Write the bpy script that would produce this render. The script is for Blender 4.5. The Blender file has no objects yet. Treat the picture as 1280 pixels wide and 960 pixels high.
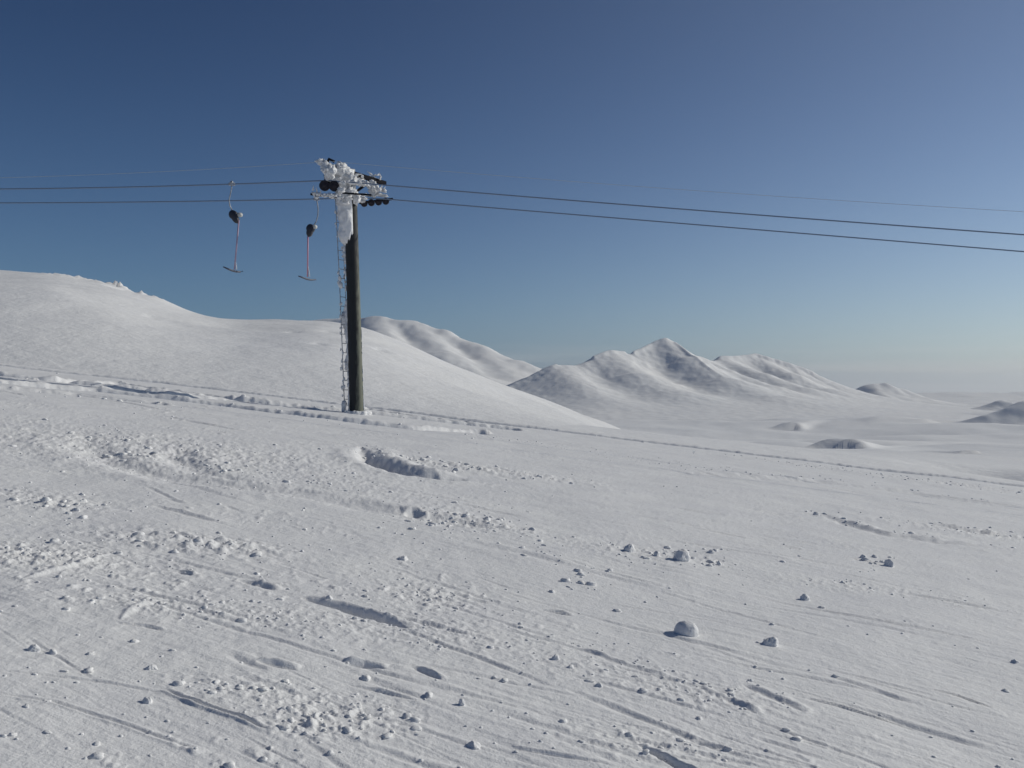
import bpy, bmesh, math, random
import numpy as np
from mathutils import Vector, Matrix, noise as mnoise

# ------------------------------------------------------------------ scene, camera, light
S = bpy.context.scene
C = S.collection
F = 1204.0          # focal length in photo pixels (1280 wide)
HZ = 485.0          # photo row of the horizon
CAMZ = 1.6
SUN_AZ = math.radians(69)     # to the right of the view direction (+Y)
SUN_EL = math.radians(28)

cam = bpy.data.cameras.new('camera')
cam_o = bpy.data.objects.new('camera', cam); C.objects.link(cam_o)
cam.sensor_width = 36; cam.lens = 36 * F / 1280
cam.clip_start = 0.05; cam.clip_end = 60000
cam_o.location = (0, 0, CAMZ)
cam_o.rotation_euler = (math.radians(90) + math.atan(5 / F), 0, 0)
S.camera = cam_o

S.view_settings.view_transform = 'Standard'
S.view_settings.look = 'None'
S.view_settings.exposure = 0.08
S.view_settings.gamma = 1
S.render.resolution_x = 1024; S.render.resolution_y = 768

W = bpy.data.worlds.new('World'); S.world = W; W.use_nodes = True
nt = W.node_tree; nt.nodes.clear()
out = nt.nodes.new('ShaderNodeOutputWorld'); bg = nt.nodes.new('ShaderNodeBackground')
sky = nt.nodes.new('ShaderNodeTexSky'); sky.sky_type = 'NISHITA'; sky.sun_disc = False
sky.sun_elevation = SUN_EL; sky.sun_rotation = SUN_AZ
sky.altitude = 2000; sky.air_density = 1.0; sky.dust_density = 1.0; sky.ozone_density = 1.6
bg.inputs['Strength'].default_value = 0.06
def nd(kind, **kw):
    n = nt.nodes.new(kind)
    for k, v in kw.items(): setattr(n, k, v)
    return n
SKY_GAMMA, SKY_GAIN = 1.5, 0.34
gm = nd('ShaderNodeGamma'); gm.inputs['Gamma'].default_value = SKY_GAMMA
gn_ = nd('ShaderNodeVectorMath', operation='SCALE'); gn_.inputs['Scale'].default_value = SKY_GAIN
tn = nd('ShaderNodeVectorMath', operation='MULTIPLY'); tn.inputs[1].default_value = (.80, .93, 1.03)
nt.links.new(sky.outputs[0], gm.inputs['Color']); nt.links.new(gm.outputs[0], gn_.inputs[0])
# broad aureole of the bright air around the sun
tc = nd('ShaderNodeTexCoord'); dt = nd('ShaderNodeVectorMath', operation='DOT_PRODUCT')
dt.inputs[1].default_value = (math.sin(SUN_AZ) * math.cos(SUN_EL), math.cos(SUN_AZ) * math.cos(SUN_EL), math.sin(SUN_EL))
nrm = nd('ShaderNodeVectorMath', operation='NORMALIZE'); nt.links.new(tc.outputs['Generated'], nrm.inputs[0]); nt.links.new(nrm.outputs[0], dt.inputs[0])
mx = nd('ShaderNodeMath', operation='MAXIMUM'); mx.inputs[1].default_value = 0; nt.links.new(dt.outputs['Value'], mx.inputs[0])
pw = nd('ShaderNodeMath', operation='POWER'); pw.inputs[1].default_value = 3; nt.links.new(mx.outputs[0], pw.inputs[0])
gl = nd('ShaderNodeVectorMath', operation='SCALE'); gl.inputs[0].default_value = (1.6, 1.7, 1.2); nt.links.new(pw.outputs[0], gl.inputs['Scale'])
ad = nd('ShaderNodeVectorMath', operation='ADD'); nt.links.new(gn_.outputs[0], tn.inputs[0]); nt.links.new(tn.outputs[0], ad.inputs[0]); nt.links.new(gl.outputs[0], ad.inputs[1])
# pale layer of hazy air along the horizon, brighter towards the sun
sq = nd('ShaderNodeMath', operation='POWER'); sq.inputs[1].default_value = 2; nt.links.new(mx.outputs[0], sq.inputs[0])
hb = nd('ShaderNodeVectorMath', operation='SCALE'); hb.inputs[0].default_value = (12.5, 11, 7.5); nt.links.new(sq.outputs[0], hb.inputs['Scale'])
ha = nd('ShaderNodeVectorMath', operation='ADD'); ha.inputs[1].default_value = (1.8, 3.3, 5.5); nt.links.new(hb.outputs[0], ha.inputs[0])
sx = nd('ShaderNodeSeparateXYZ'); nt.links.new(nrm.outputs[0], sx.inputs[0])
az = nd('ShaderNodeMath', operation='MAXIMUM'); az.inputs[1].default_value = 0; nt.links.new(sx.outputs['Z'], az.inputs[0])
e1 = nd('ShaderNodeMath', operation='MULTIPLY'); e1.inputs[1].default_value = -1 / .10; nt.links.new(az.outputs[0], e1.inputs[0])
e2 = nd('ShaderNodeMath', operation='EXPONENT'); nt.links.new(e1.outputs[0], e2.inputs[0])
e3 = nd('ShaderNodeMath', operation='MULTIPLY'); e3.inputs[1].default_value = .92; nt.links.new(e2.outputs[0], e3.inputs[0])
hm = nd('ShaderNodeMix', data_type='VECTOR'); nt.links.new(e3.outputs[0], hm.inputs[0]); nt.links.new(ad.outputs[0], hm.inputs[4]); nt.links.new(ha.outputs[0], hm.inputs[5])
cm = nd('ShaderNodeMapping'); cm.inputs['Scale'].default_value = (2.2, 2.2, 48); cm.inputs['Location'].default_value = (1.3, .4, 0); nt.links.new(nrm.outputs[0], cm.inputs[0])
cn = nd('ShaderNodeTexNoise'); cn.inputs['Scale'].default_value = 1.6; cn.inputs['Detail'].default_value = 5; nt.links.new(cm.outputs[0], cn.inputs['Vector'])
c1 = nd('ShaderNodeMapRange'); c1.inputs['From Min'].default_value = .48; c1.inputs['From Max'].default_value = .72; nt.links.new(cn.outputs['Fac'], c1.inputs['Value'])
c2 = nd('ShaderNodeMapRange'); c2.inputs['From Min'].default_value = .055; c2.inputs['From Max'].default_value = .012; nt.links.new(az.outputs[0], c2.inputs['Value'])
c3 = nd('ShaderNodeMath', operation='MULTIPLY'); nt.links.new(c1.outputs[0], c3.inputs[0]); nt.links.new(c2.outputs[0], c3.inputs[1])
c4 = nd('ShaderNodeMath', operation='MULTIPLY'); c4.inputs[1].default_value = .5; nt.links.new(c3.outputs[0], c4.inputs[0])
cx_ = nd('ShaderNodeMix', data_type='VECTOR'); cx_.inputs[5].default_value = (9.5, 9.7, 9.8); nt.links.new(c4.outputs[0], cx_.inputs[0]); nt.links.new(hm.outputs[1], cx_.inputs[4])
nt.links.new(cx_.outputs[1], bg.inputs['Color']); nt.links.new(bg.outputs[0], out.inputs[0])

sl = bpy.data.lights.new('sun', 'SUN'); so = bpy.data.objects.new('sun', sl); C.objects.link(so)
sl.energy = 2.5; sl.angle = math.radians(0.55); sl.color = (1.0, 0.955, 0.85)
sd = Vector((math.sin(SUN_AZ) * math.cos(SUN_EL), math.cos(SUN_AZ) * math.cos(SUN_EL), math.sin(SUN_EL)))
so.rotation_euler = sd.to_track_quat('Z', 'Y').to_euler()
so.location = (20, 10, 20)

# ------------------------------------------------------------------ helpers
rng = random.Random(7)
def P(px, py, d):                      # a photo pixel at a depth, as a world point
    px, py, d = float(px), float(py), float(d)
    return Vector(((px - 640) / F * d, d, (HZ - py) / F * d + CAMZ))

def mat(name, col, rough=0.6, metal=0.0, build=None):
    m = bpy.data.materials.new(name); m.use_nodes = True
    b = m.node_tree.nodes['Principled BSDF']
    b.inputs['Base Color'].default_value = (*col, 1); b.inputs['Roughness'].default_value = rough
    b.inputs['Metallic'].default_value = metal
    if build: build(m.node_tree, b)
    return m

def ramp_noise(t, scale, c1, c2, p1=0.4, p2=0.6, detail=5, coord='Object', vec_scale=None):
    tc = t.nodes.new('ShaderNodeTexCoord'); n = t.nodes.new('ShaderNodeTexNoise')
    n.inputs['Scale'].default_value = scale; n.inputs['Detail'].default_value = detail
    src = tc.outputs[coord]
    if vec_scale:
        mp = t.nodes.new('ShaderNodeMapping'); mp.inputs['Scale'].default_value = vec_scale
        t.links.new(src, mp.inputs[0]); src = mp.outputs[0]
    t.links.new(src, n.inputs['Vector'])
    r = t.nodes.new('ShaderNodeValToRGB')
    r.color_ramp.elements[0].position = p1; r.color_ramp.elements[0].color = (*c1, 1)
    r.color_ramp.elements[1].position = p2; r.color_ramp.elements[1].color = (*c2, 1)
    t.links.new(n.outputs['Fac'], r.inputs[0])
    return n, r

def snow_build(scales, col1, col2):
    def f(t, b):
        n, r = ramp_noise(t, scales[0], col1, col2, 0.3, 0.7)
        t.links.new(r.outputs[0], b.inputs['Base Color'])
        prev = None
        for sc, dist, st in scales[1]:
            nn = t.nodes.new('ShaderNodeTexNoise'); nn.inputs['Scale'].default_value = sc
            nn.inputs['Detail'].default_value = 6; nn.inputs['Roughness'].default_value = 0.65
            tc = t.nodes.new('ShaderNodeTexCoord'); t.links.new(tc.outputs['Object'], nn.inputs['Vector'])
            bp = t.nodes.new('ShaderNodeBump'); bp.inputs['Distance'].default_value = dist
            bp.inputs['Strength'].default_value = st
            t.links.new(nn.outputs['Fac'], bp.inputs['Height'])
            if prev: t.links.new(prev.outputs[0], bp.inputs['Normal'])
            prev = bp
        if prev: t.links.new(prev.outputs[0], b.inputs['Normal'])
        b.inputs['Specular IOR Level'].default_value = 0.25
    return f

M = {}
M['snow'] = mat('packed_snow', (.84, .84, .85), .65, 0, snow_build((1.3, [(14, .02, .6), (60, .006, .6)]), (.80, .80, .815), (.86, .86, .86)))
M['hillsnow'] = mat('hill_snow', (.84, .84, .85), .7, 0, snow_build((.08, [(.35, .4, .5), (2.2, .06, .6)]), (.80, .805, .82), (.85, .85, .85)))
M['farsnow'] = mat('far_snow', (.82, .83, .85), .8, 0, snow_build((.006, [(.02, 2.0, .5), (.1, .5, .5)]), (.84, .85, .865), (.90, .90, .90)))
M['rime'] = mat('rime', (.80, .80, .82), .6, 0, snow_build((6, [(30, .02, .8)]), (.70, .71, .73), (.84, .84, .85)))
M['steel'] = mat('dark_steel', (.008, .008, .012), .8, 0)
M['steel'].node_tree.nodes['Principled BSDF'].inputs['Specular IOR Level'].default_value = .1
M['rubber'] = mat('sheave_rubber', (.018, .014, .022), .7)
M['rope'] = mat('rope_steel', (.17, .22, .31), .6, .0)
M['cable'] = mat('frosted_cable', (.45, .48, .52), .7)
def galv(t, b):
    n, r = ramp_noise(t, 8, (.25, .26, .28), (.45, .46, .48)); t.links.new(r.outputs[0], b.inputs['Base Color'])
M['galv'] = mat('galvanised_steel', (.35, .36, .38), .5, .4, galv)
M['drum'] = mat('spring_box_plastic', (.02, .022, .035), .5)
M['lid'] = mat('spring_box_lid', (.50, .51, .50), .5)
M['tube'] = mat('pale_red_tube', (.60, .26, .34), .5)
M['tube2'] = mat('grey_violet_tube', (.42, .30, .40), .5)
M['bar'] = mat('crossbar_plastic', (.08, .09, .13), .5)
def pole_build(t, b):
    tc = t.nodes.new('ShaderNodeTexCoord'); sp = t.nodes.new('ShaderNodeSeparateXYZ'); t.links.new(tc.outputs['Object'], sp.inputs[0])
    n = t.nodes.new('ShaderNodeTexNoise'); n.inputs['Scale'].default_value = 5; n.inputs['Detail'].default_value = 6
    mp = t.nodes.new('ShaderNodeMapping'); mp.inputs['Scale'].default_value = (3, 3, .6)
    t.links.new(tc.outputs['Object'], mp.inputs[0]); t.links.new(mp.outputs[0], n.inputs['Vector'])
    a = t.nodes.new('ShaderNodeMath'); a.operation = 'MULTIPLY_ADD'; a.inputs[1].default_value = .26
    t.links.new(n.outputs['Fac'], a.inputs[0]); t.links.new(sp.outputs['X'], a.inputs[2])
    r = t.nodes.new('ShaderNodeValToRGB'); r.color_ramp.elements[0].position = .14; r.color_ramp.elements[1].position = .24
    r.color_ramp.elements[0].color = (.012, .014, .016, 1); r.color_ramp.elements[1].color = (.14, .15, .115, 1)  # painted shade on the left side, sunlit olive on the right, mottled edge
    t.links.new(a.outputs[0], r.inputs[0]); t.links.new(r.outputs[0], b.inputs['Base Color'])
M['pole'] = mat('lit_shaded_olive_pole', (.1, .1, .08), .7, 0, pole_build)

def link(name, me, parent=None, m=None, smooth=True):
    o = bpy.data.objects.new(name, me); C.objects.link(o)
    if parent: o.parent = parent
    if m and not me.materials: me.materials.append(m)
    if smooth and len(me.polygons): me.polygons.foreach_set('use_smooth', [True] * len(me.polygons))
    return o
def bm_obj(name, bm, m, parent=None, smooth=True):
    me = bpy.data.meshes.new(name); bm.to_mesh(me); bm.free()
    return link(name, me, parent, m, smooth)
def tag(o, label=None, cat=None, group=None, kind=None):
    if label: o['label'] = label
    if cat: o['category'] = cat
    if group: o['group'] = group
    if kind: o['kind'] = kind
    return o
def empty(name, loc):
    o = bpy.data.objects.new(name, None); C.objects.link(o); o.location = loc; o.empty_display_size = .2
    return o

def tube(bm, pts, r, seg=8):
    pts = [Vector([float(c) for c in p]) for p in pts]; rings = []
    rr = r if isinstance(r, (list, tuple)) else [r] * len(pts)
    for i, p in enumerate(pts):
        d = (pts[min(i + 1, len(pts) - 1)] - pts[max(i - 1, 0)]).normalized()
        a = d.cross(Vector((0, 1, 0)) if abs(d.y) < .9 else Vector((1, 0, 0))).normalized(); b = d.cross(a)
        rings.append([bm.verts.new(p + float(rr[i]) * (math.cos(2 * math.pi * k / seg) * a + math.sin(2 * math.pi * k / seg) * b)) for k in range(seg)])
    for i in range(len(rings) - 1):
        for k in range(seg):
            bm.faces.new((rings[i][k], rings[i][(k + 1) % seg], rings[i + 1][(k + 1) % seg], rings[i + 1][k]))
    bm.faces.new(rings[0][::-1]); bm.faces.new(rings[-1])
def beam(bm, a, b, w, h):                 # rectangular bar
    a = Vector(a); b = Vector(b); d = (b - a).normalized()
    s = d.cross(Vector((0, 0, 1))).normalized(); u = s.cross(d)
    vs = [bm.verts.new(p + s * sx * w / 2 + u * sy * h / 2) for p in (a, b) for sx, sy in ((-1, -1), (1, -1), (1, 1), (-1, 1))]
    for f in ((3, 2, 1, 0), (4, 5, 6, 7), (0, 1, 5, 4), (1, 2, 6, 5), (2, 3, 7, 6), (3, 0, 4, 7)):
        bm.faces.new([vs[i] for i in f])
def blob(bm, c, r, amp=.3, fr=2.0, sub=3, seed=0, rot=None):
    c = Vector(c); r = Vector(r) if not isinstance(r, (int, float)) else Vector((r, r, r))
    g = bmesh.ops.create_icosphere(bm, subdivisions=sub, radius=1.0)
    off = Vector((seed * 7.3, seed * 1.7, seed * 3.1))
    for v in g['verts']:
        n = v.co.copy()
        k = 1 + amp * mnoise.fractal(n * fr + off, 1.0, 2.0, 3)
        q = Vector((n.x * r.x, n.y * r.y, n.z * r.z)) * k
        if rot: q.rotate(rot)
        v.co = c + q

# ---- numpy noise
def _h(ix, iy, s):
    n = (ix.astype(np.int64) * 374761393 + iy.astype(np.int64) * 668265263 + s * 1274126177) & 0xffffffff
    n = ((n ^ (n >> 13)) * 1274126177) & 0xffffffff
    n = n ^ (n >> 16)
    return (n & 0xffffff) / float(0xffffff) * 2 * math.pi
def gn(x, y, s=0):                       # gradient noise, about -0.7..0.7
    x0 = np.floor(x); y0 = np.floor(y); fx = x - x0; fy = y - y0
    u = fx * fx * fx * (fx * (fx * 6 - 15) + 10); v = fy * fy * fy * (fy * (fy * 6 - 15) + 10)
    def g(i, j):
        a = _h(x0 + i, y0 + j, s); return np.cos(a) * (fx - i) + np.sin(a) * (fy - j)
    return (g(0, 0) * (1 - u) + g(1, 0) * u) * (1 - v) + (g(0, 1) * (1 - u) + g(1, 1) * u) * v
def fbm(x, y, o=4, s=0, gain=.5):
    t = 0; a = 1
    for i in range(o):
        t = t + a * gn(x * 2 ** i + 13.7 * i, y * 2 ** i - 5.1 * i, s + i); a *= gain
    return t
def sst(a, b, x):
    t = np.clip((x - a) / (b - a), 0, 1); return t * t * (3 - 2 * t)

# ------------------------------------------------------------------ ground shape
PX, QY = -0.121, 0.007
def G(px, py):                          # a point of the piste under a photo pixel
    u = (px - 640) / F; sy = (HZ - py) / F
    y = CAMZ / (QY + PX * u - sy); return (u * y, y)
FD = (0.87, -0.5)                        # direction of most ski tracks

def seg_d(x, y, a, b):
    dx, dy = b[0] - a[0], b[1] - a[1]; L2 = dx * dx + dy * dy + 1e-9
    t = np.clip(((x - a[0]) * dx + (y - a[1]) * dy) / L2, 0, 1)
    ex, ey = x - a[0] - t * dx, y - a[1] - t * dy
    side = np.sign(dx * ey - dy * ex)
    return np.sqrt(ex * ex + ey * ey), side, t

# polylines in photo pixels: (points, width m, depth m, bank far, bank near, roughness)
TR = [
 ([(376, 746), (420, 757), (470, 772), (512, 786)], .075, .11, .03, .0, .4),
 ([(430, 829), (455, 831), (482, 836)], .04, .06, .03, .0, .4),
 ([(150, 781), (180, 783), (206, 788)], .02, .03, .012, .0, .3),
 ([(505, 643), (530, 645)], .10, .09, .05, .0, .5),
 ([(320, 828), (345, 833), (372, 838)], .04, .03, .02, .0, .5),
 ([(205, 862), (250, 882), (300, 898), (335, 912)], .018, .03, .015, .015, .3),
 ([(798, 934), (820, 944), (850, 962), (900, 985)], .03, .045, .02, .0, .4),
 ([(445, 858), (480, 865), (522, 876)], .02, .02, .012, .0, .3),
 ([(515, 835), (535, 842), (552, 850)], .03, .03, .02, .0, .4),
 ([(960, 680), (985, 683), (1003, 687)], .05, .03, .015, .0, .3),
 ([(1056, 697), (1085, 702), (1112, 707)], .05, .035, .02, .0, .3),
 ([(990, 868), (1045, 880), (1090, 893), (1150, 912)], .02, .02, .01, .0, .3),
 ([(930, 858), (965, 872), (1005, 890)], .05, .025, .02, .0, .6),
 ([(870, 860), (905, 876), (945, 892)], .04, .018, .02, .0, .8),
 ([(640, 790), (700, 805), (790, 835), (870, 862)], .04, .010, .012, .0, 1.0),
 ([(0, 842), (60, 846), (130, 853), (210, 868)], .018, .013, .006, .0, .3),
 ([(0, 870), (70, 880), (160, 905), (260, 940)], .018, .012, .005, .005, .3),
 ([(640, 935), (690, 945), (760, 958)], .02, .02, .01, .0, .3),
 ([(680, 761), (700, 764), (715, 767)], .03, .03, .02, .0, .3),
 ([(300, 724), (325, 730), (345, 736)], .05, .03, .02, .0, .6),
 ([(222, 712), (240, 717)], .04, .04, .02, .0, .4),
 ([(1160, 860), (1195, 868), (1240, 884)], .02, .02, .01, .0, .3),
 ([(1150, 756), (1230, 762), (1280, 768)], .03, .012, .008, .0, .3),
 # the turn scar right of the pylon, and the soft one on the left
 ([(452, 558), (458, 572), (480, 583), (515, 592), (550, 597), (585, 599)], .22, .15, .09, .03, .45),
 ([(105, 540), (110, 558), (140, 576), (190, 590), (240, 600), (330, 612), (420, 622)], .3, .05, .02, .02, .5),
 ([(240, 560), (215, 572), (250, 590), (300, 602)], .2, .05, .02, .0, .5),
 ([(350, 618), (420, 628), (490, 642), (560, 655), (640, 664)], .25, .035, .03, .0, .4),
 ([(540, 668), (640, 690), (740, 715), (820, 735)], .08, .008, .01, .0, .4),
 ([(1020, 640), (1060, 655), (1105, 668), (1160, 676), (1280, 690)], .12, .03, .03, .0, .8),
 ([(1160, 655), (1210, 664), (1280, 674)], .12, .03, .03, .0, .8),
 ([(820, 588), (930, 596), (1030, 604), (1150, 618), (1280, 637)], .3, .04, .03, .0, .5),
 ([(30, 725), (60, 715), (100, 705), (140, 690)], .06, -.03, .0, .0, .3),
 ([(150, 775), (170, 760), (200, 752)], .05, -.03, .0, .0, .3),
]
RUTS = [ # along the lift lane
 ([(-300, 418), (0, 455), (200, 478), (440, 507), (640, 532), (870, 560), (1280, 610), (1500, 637)], .14, .24, .06, .0, .25),
 ([(-200, 442), (0, 467), (150, 484), (300, 500), (440, 515), (560, 528), (640, 537)], .18, .21, .08, .0, .4),
 ([(-200, 462), (0, 478), (120, 488), (260, 504), (440, 527), (520, 536), (600, 541)], .18, .21, .08, .0, .4),
 ([(60, 474), (150, 480), (240, 492), (380, 510)], .16, .18, .07, .0, .5),
 ([(0, 484), (90, 492), (200, 505)], .12, .07, .03, .0, .8),
 ([(150, 488), (210, 494), (300, 501)], .2, .2, .08, .0, .5),
 ([(460, 512), (520, 520), (580, 528)], .10, .08, .05, .0, .5),
]
rr = random.Random(21)
RAND = []
for i in range(380):
    yy = 3.2 * (9.5 ** rr.random()); xx = (rr.random() * 1.5 - .75) * yy * 1.0
    a = math.radians(-30 + rr.gauss(0, 9)); L = rr.uniform(.15, .9) * (1 + yy / 12) * (1.8 if rr.random() < .1 else 1)
    if xx < -.1 * yy and rr.random() < .45: continue
    w = (.004 + .014 * rr.random() ** 2) * (1 + yy / 8)
    RAND.append((xx, yy, a, L, w, w * rr.uniform(.15, .5)))
# rough patches of broken snow: px, py, radius x m, radius y m, height m
PATCH = [(215, 678, .75, .45, .09), (285, 682, .5, .35, .08), (75, 633, .35, .3, .08), (575, 585, 1.4, .8, .12), (650, 593, 1.6, .7, .08),
 (500, 572, .8, .5, .06), (190, 560, 3.2, 2.5, .09), (560, 648, .6, .5, .07), (620, 660, .5, .4, .06), (800, 690, .9, .4, .05), (1215, 665, 1.6, .7, .07),
 (560, 745, .35, .4, .02), (430, 890, .35, .25, .04), (385, 905, .2, .15, .04), (100, 700, .9, .5, .035), (180, 755, .4, .25, .03), (330, 770, .6, .35, .03),
 (900, 875, .5, .25, .03), (820, 930, .5, .25, .03), (760, 840, .6, .3, .02), (550, 790, .7, .4, .03), (350, 600, 2.5, 1.5, .03), (1080, 735, .9, .35, .03), (30, 620, .8, .5, .05),
 (640, 550, 2, 1.0, .05), (850, 580, 3, 1.0, .03), (1180, 605, 3, 1.2, .10), (990, 580, 3, .8, .07), (20, 690, .5, .4, .04), (290, 860, .3, .2, .03), (520, 740, .4, .4, .03)]

def plane(x, y):
    xs = 62 * np.tanh(x / 62.0)
    return CAMZ * 0 + PX * xs + QY * y
def ipl(x, xs, ys):                       # smooth interpolation of a table
    a = np.interp(x, xs, ys); b = np.interp(x - 1.2, xs, ys); c = np.interp(x + 1.2, xs, ys)
    return (a + b + c) / 3
def valley(x, y):
    d = np.maximum(y, 1)
    t = np.interp(np.log(d), np.log([1, 34, 100, 300, 700, 1500, 3000, 8000, 20000]), [-1, -4, -9, -19.5, -36, -55, -68, -80, -90])
    return t + CAMZ
RX = np.array([-400, -200, -110, -63.8, -58, -53, -50.5, -48.8, -46.2, -44.2, -42.5, -40.3, -38.5, -36, -30, -23.5, -18.5, -15.5, -8, 0, 6, 12, 18, 26, 36, 60])
RZ = np.array([24, 20, 16, 14.0, 13.9, 13.1, 12.8, 12.3, 10.9, 11.0, 10.4, 9.2, 8.4, 8.0, 8.3, 8.25, 7.7, 6.5, 3.1, .1, -2.3, -4.5, -7.0, -10.5, -16, -28]) + CAMZ
def landform(x, y):
    pl = plane(x, y)
    yy = np.maximum(y, 37)
    w = sst(0, 1, np.log(yy / 37) / math.log(430 / 37)); w = np.power(w, .9)
    base = (1 - w) * pl + w * valley(x, yy)
    far = sst(150, 900, yy)
    base = base + far * 13 * fbm(x / 330, yy / 520, 3, 40) + sst(60, 200, yy) * 1.8 * fbm(x / 55, yy / 90, 3, 50) * (1 - .3 * far)
    # hollows and drifts in the valley (x, y, rx, ry, depth)
    for cx, cy, rx, ry, dp, an in ((190, 560, 50, 40, 5, .2), (262, 700, 70, 60, -7, .1), (330, 900, 120, 60, -7, 0), (205, 420, 22, 16, -2.6, 0), (128, 262, 14, 20, -1.8, 0), (155, 330, 26, 30, 2.2, 0),
                               (24, 46, 3.0, 5, -.9, 0), (120, 430, 30, 40, 4, 0)):
        c, s = math.cos(an), math.sin(an); ex = (x - cx) * c + (y - cy) * s; ey = -(x - cx) * s + (y - cy) * c
        base = base + dp * np.exp(-(ex / rx) ** 2 - (ey / ry) ** 2)
    # wind-cut scarps facing this way: centre, half length, height, heading, run-out behind
    for cx, cy, hl, h, an, ro in ((98.5, 290, 8.2, 3.2, -.6, 30), (315, 1100, 17, 8, -.5, 80), (725, 2100, 95, 9, -.1, 200), (600, 1290, 110, 7, .05, 120), (203, 448, 14, 2.6, -.2, 50), (62, 130, 1.6, .55, -.1, 8), (470, 1150, 40, 7, -.1, 60), (24, 43, 1.9, .5, -.5, 5)):
        c, s = math.cos(an), math.sin(an); al_ = (x - cx) * c + (y - cy) * s; ac_ = -(x - cx) * s + (y - cy) * c
        ac_ = ac_ + h * .8 * (al_ / hl) ** 2
        st = h * .8
        base = base + h * np.exp(-(al_ / hl) ** 4) * (sst(-st, st, ac_) * np.exp(-np.maximum(ac_, 0) / ro) - .35 * np.exp(-((ac_ + 1.5 * st) / (2 * st)) ** 2))
    # hill rising behind the lift lane
    D = 120 + 0 * x
    xr = x * np.power(120 / np.minimum(yy, 120), .92)
    zc = ipl(xr, RX, RZ); zr = 0
    for o_ in (-6, -4, -2, 0, 2, 4, 6): zr = zr + ipl(xr + o_, RX, RZ) / 7
    f_ = sst(.45, .95, (yy - 37) / (D - 37)); zr = zr * (1 - f_) + zc * f_
    t = (yy - 37) / (D - 37)
    tt = np.clip(t, 0, 1); s = tt * (1 + .25 * (1 - tt))
    zl = pl + (zr - pl) * s - 14 * np.maximum(t - 1, 0) ** 1.6
    zl = zl + sst(38, 60, yy) * (.35 * fbm(x / 14, yy / 17, 3, 60))
    bx, by = x + 42.5, yy - 103
    zl = zl + np.exp(-(bx / 3.6) ** 2 - (by / 9) ** 2) * (1.9 * np.abs(fbm(x / 1.8, yy / 5, 3, 61)) - .2)
    for cx, cy, rx, ry, dp in ((-16, 70, .5, .9, -.22), (-14, 74, .7, .8, -.2), (-21, 84, .8, 1.2, -.25), (-12, 60, .4, .6, -.15), (-37, 92, 1.2, 1.8, -.5), (-50, 100, 1.6, 2.5, -.5), (-9, 66, .5, .8, -.2), (-24, 64, .4, .8, -.15), (-33, 72, .5, 1, -.2), (-5, 80, .5, 1, -.2)):
        zl = zl + dp * np.exp(-((x - cx) / rx) ** 2 - ((yy - cy) / ry) ** 2)
    zl = np.where(yy > 37, zl, pl)
    k = 1.2
    m = np.maximum(base, zl); d = np.abs(base - zl)
    r = m + k * .25 * np.exp(-d / k) * 0
    return np.where(yy > 37, r, pl)

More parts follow.
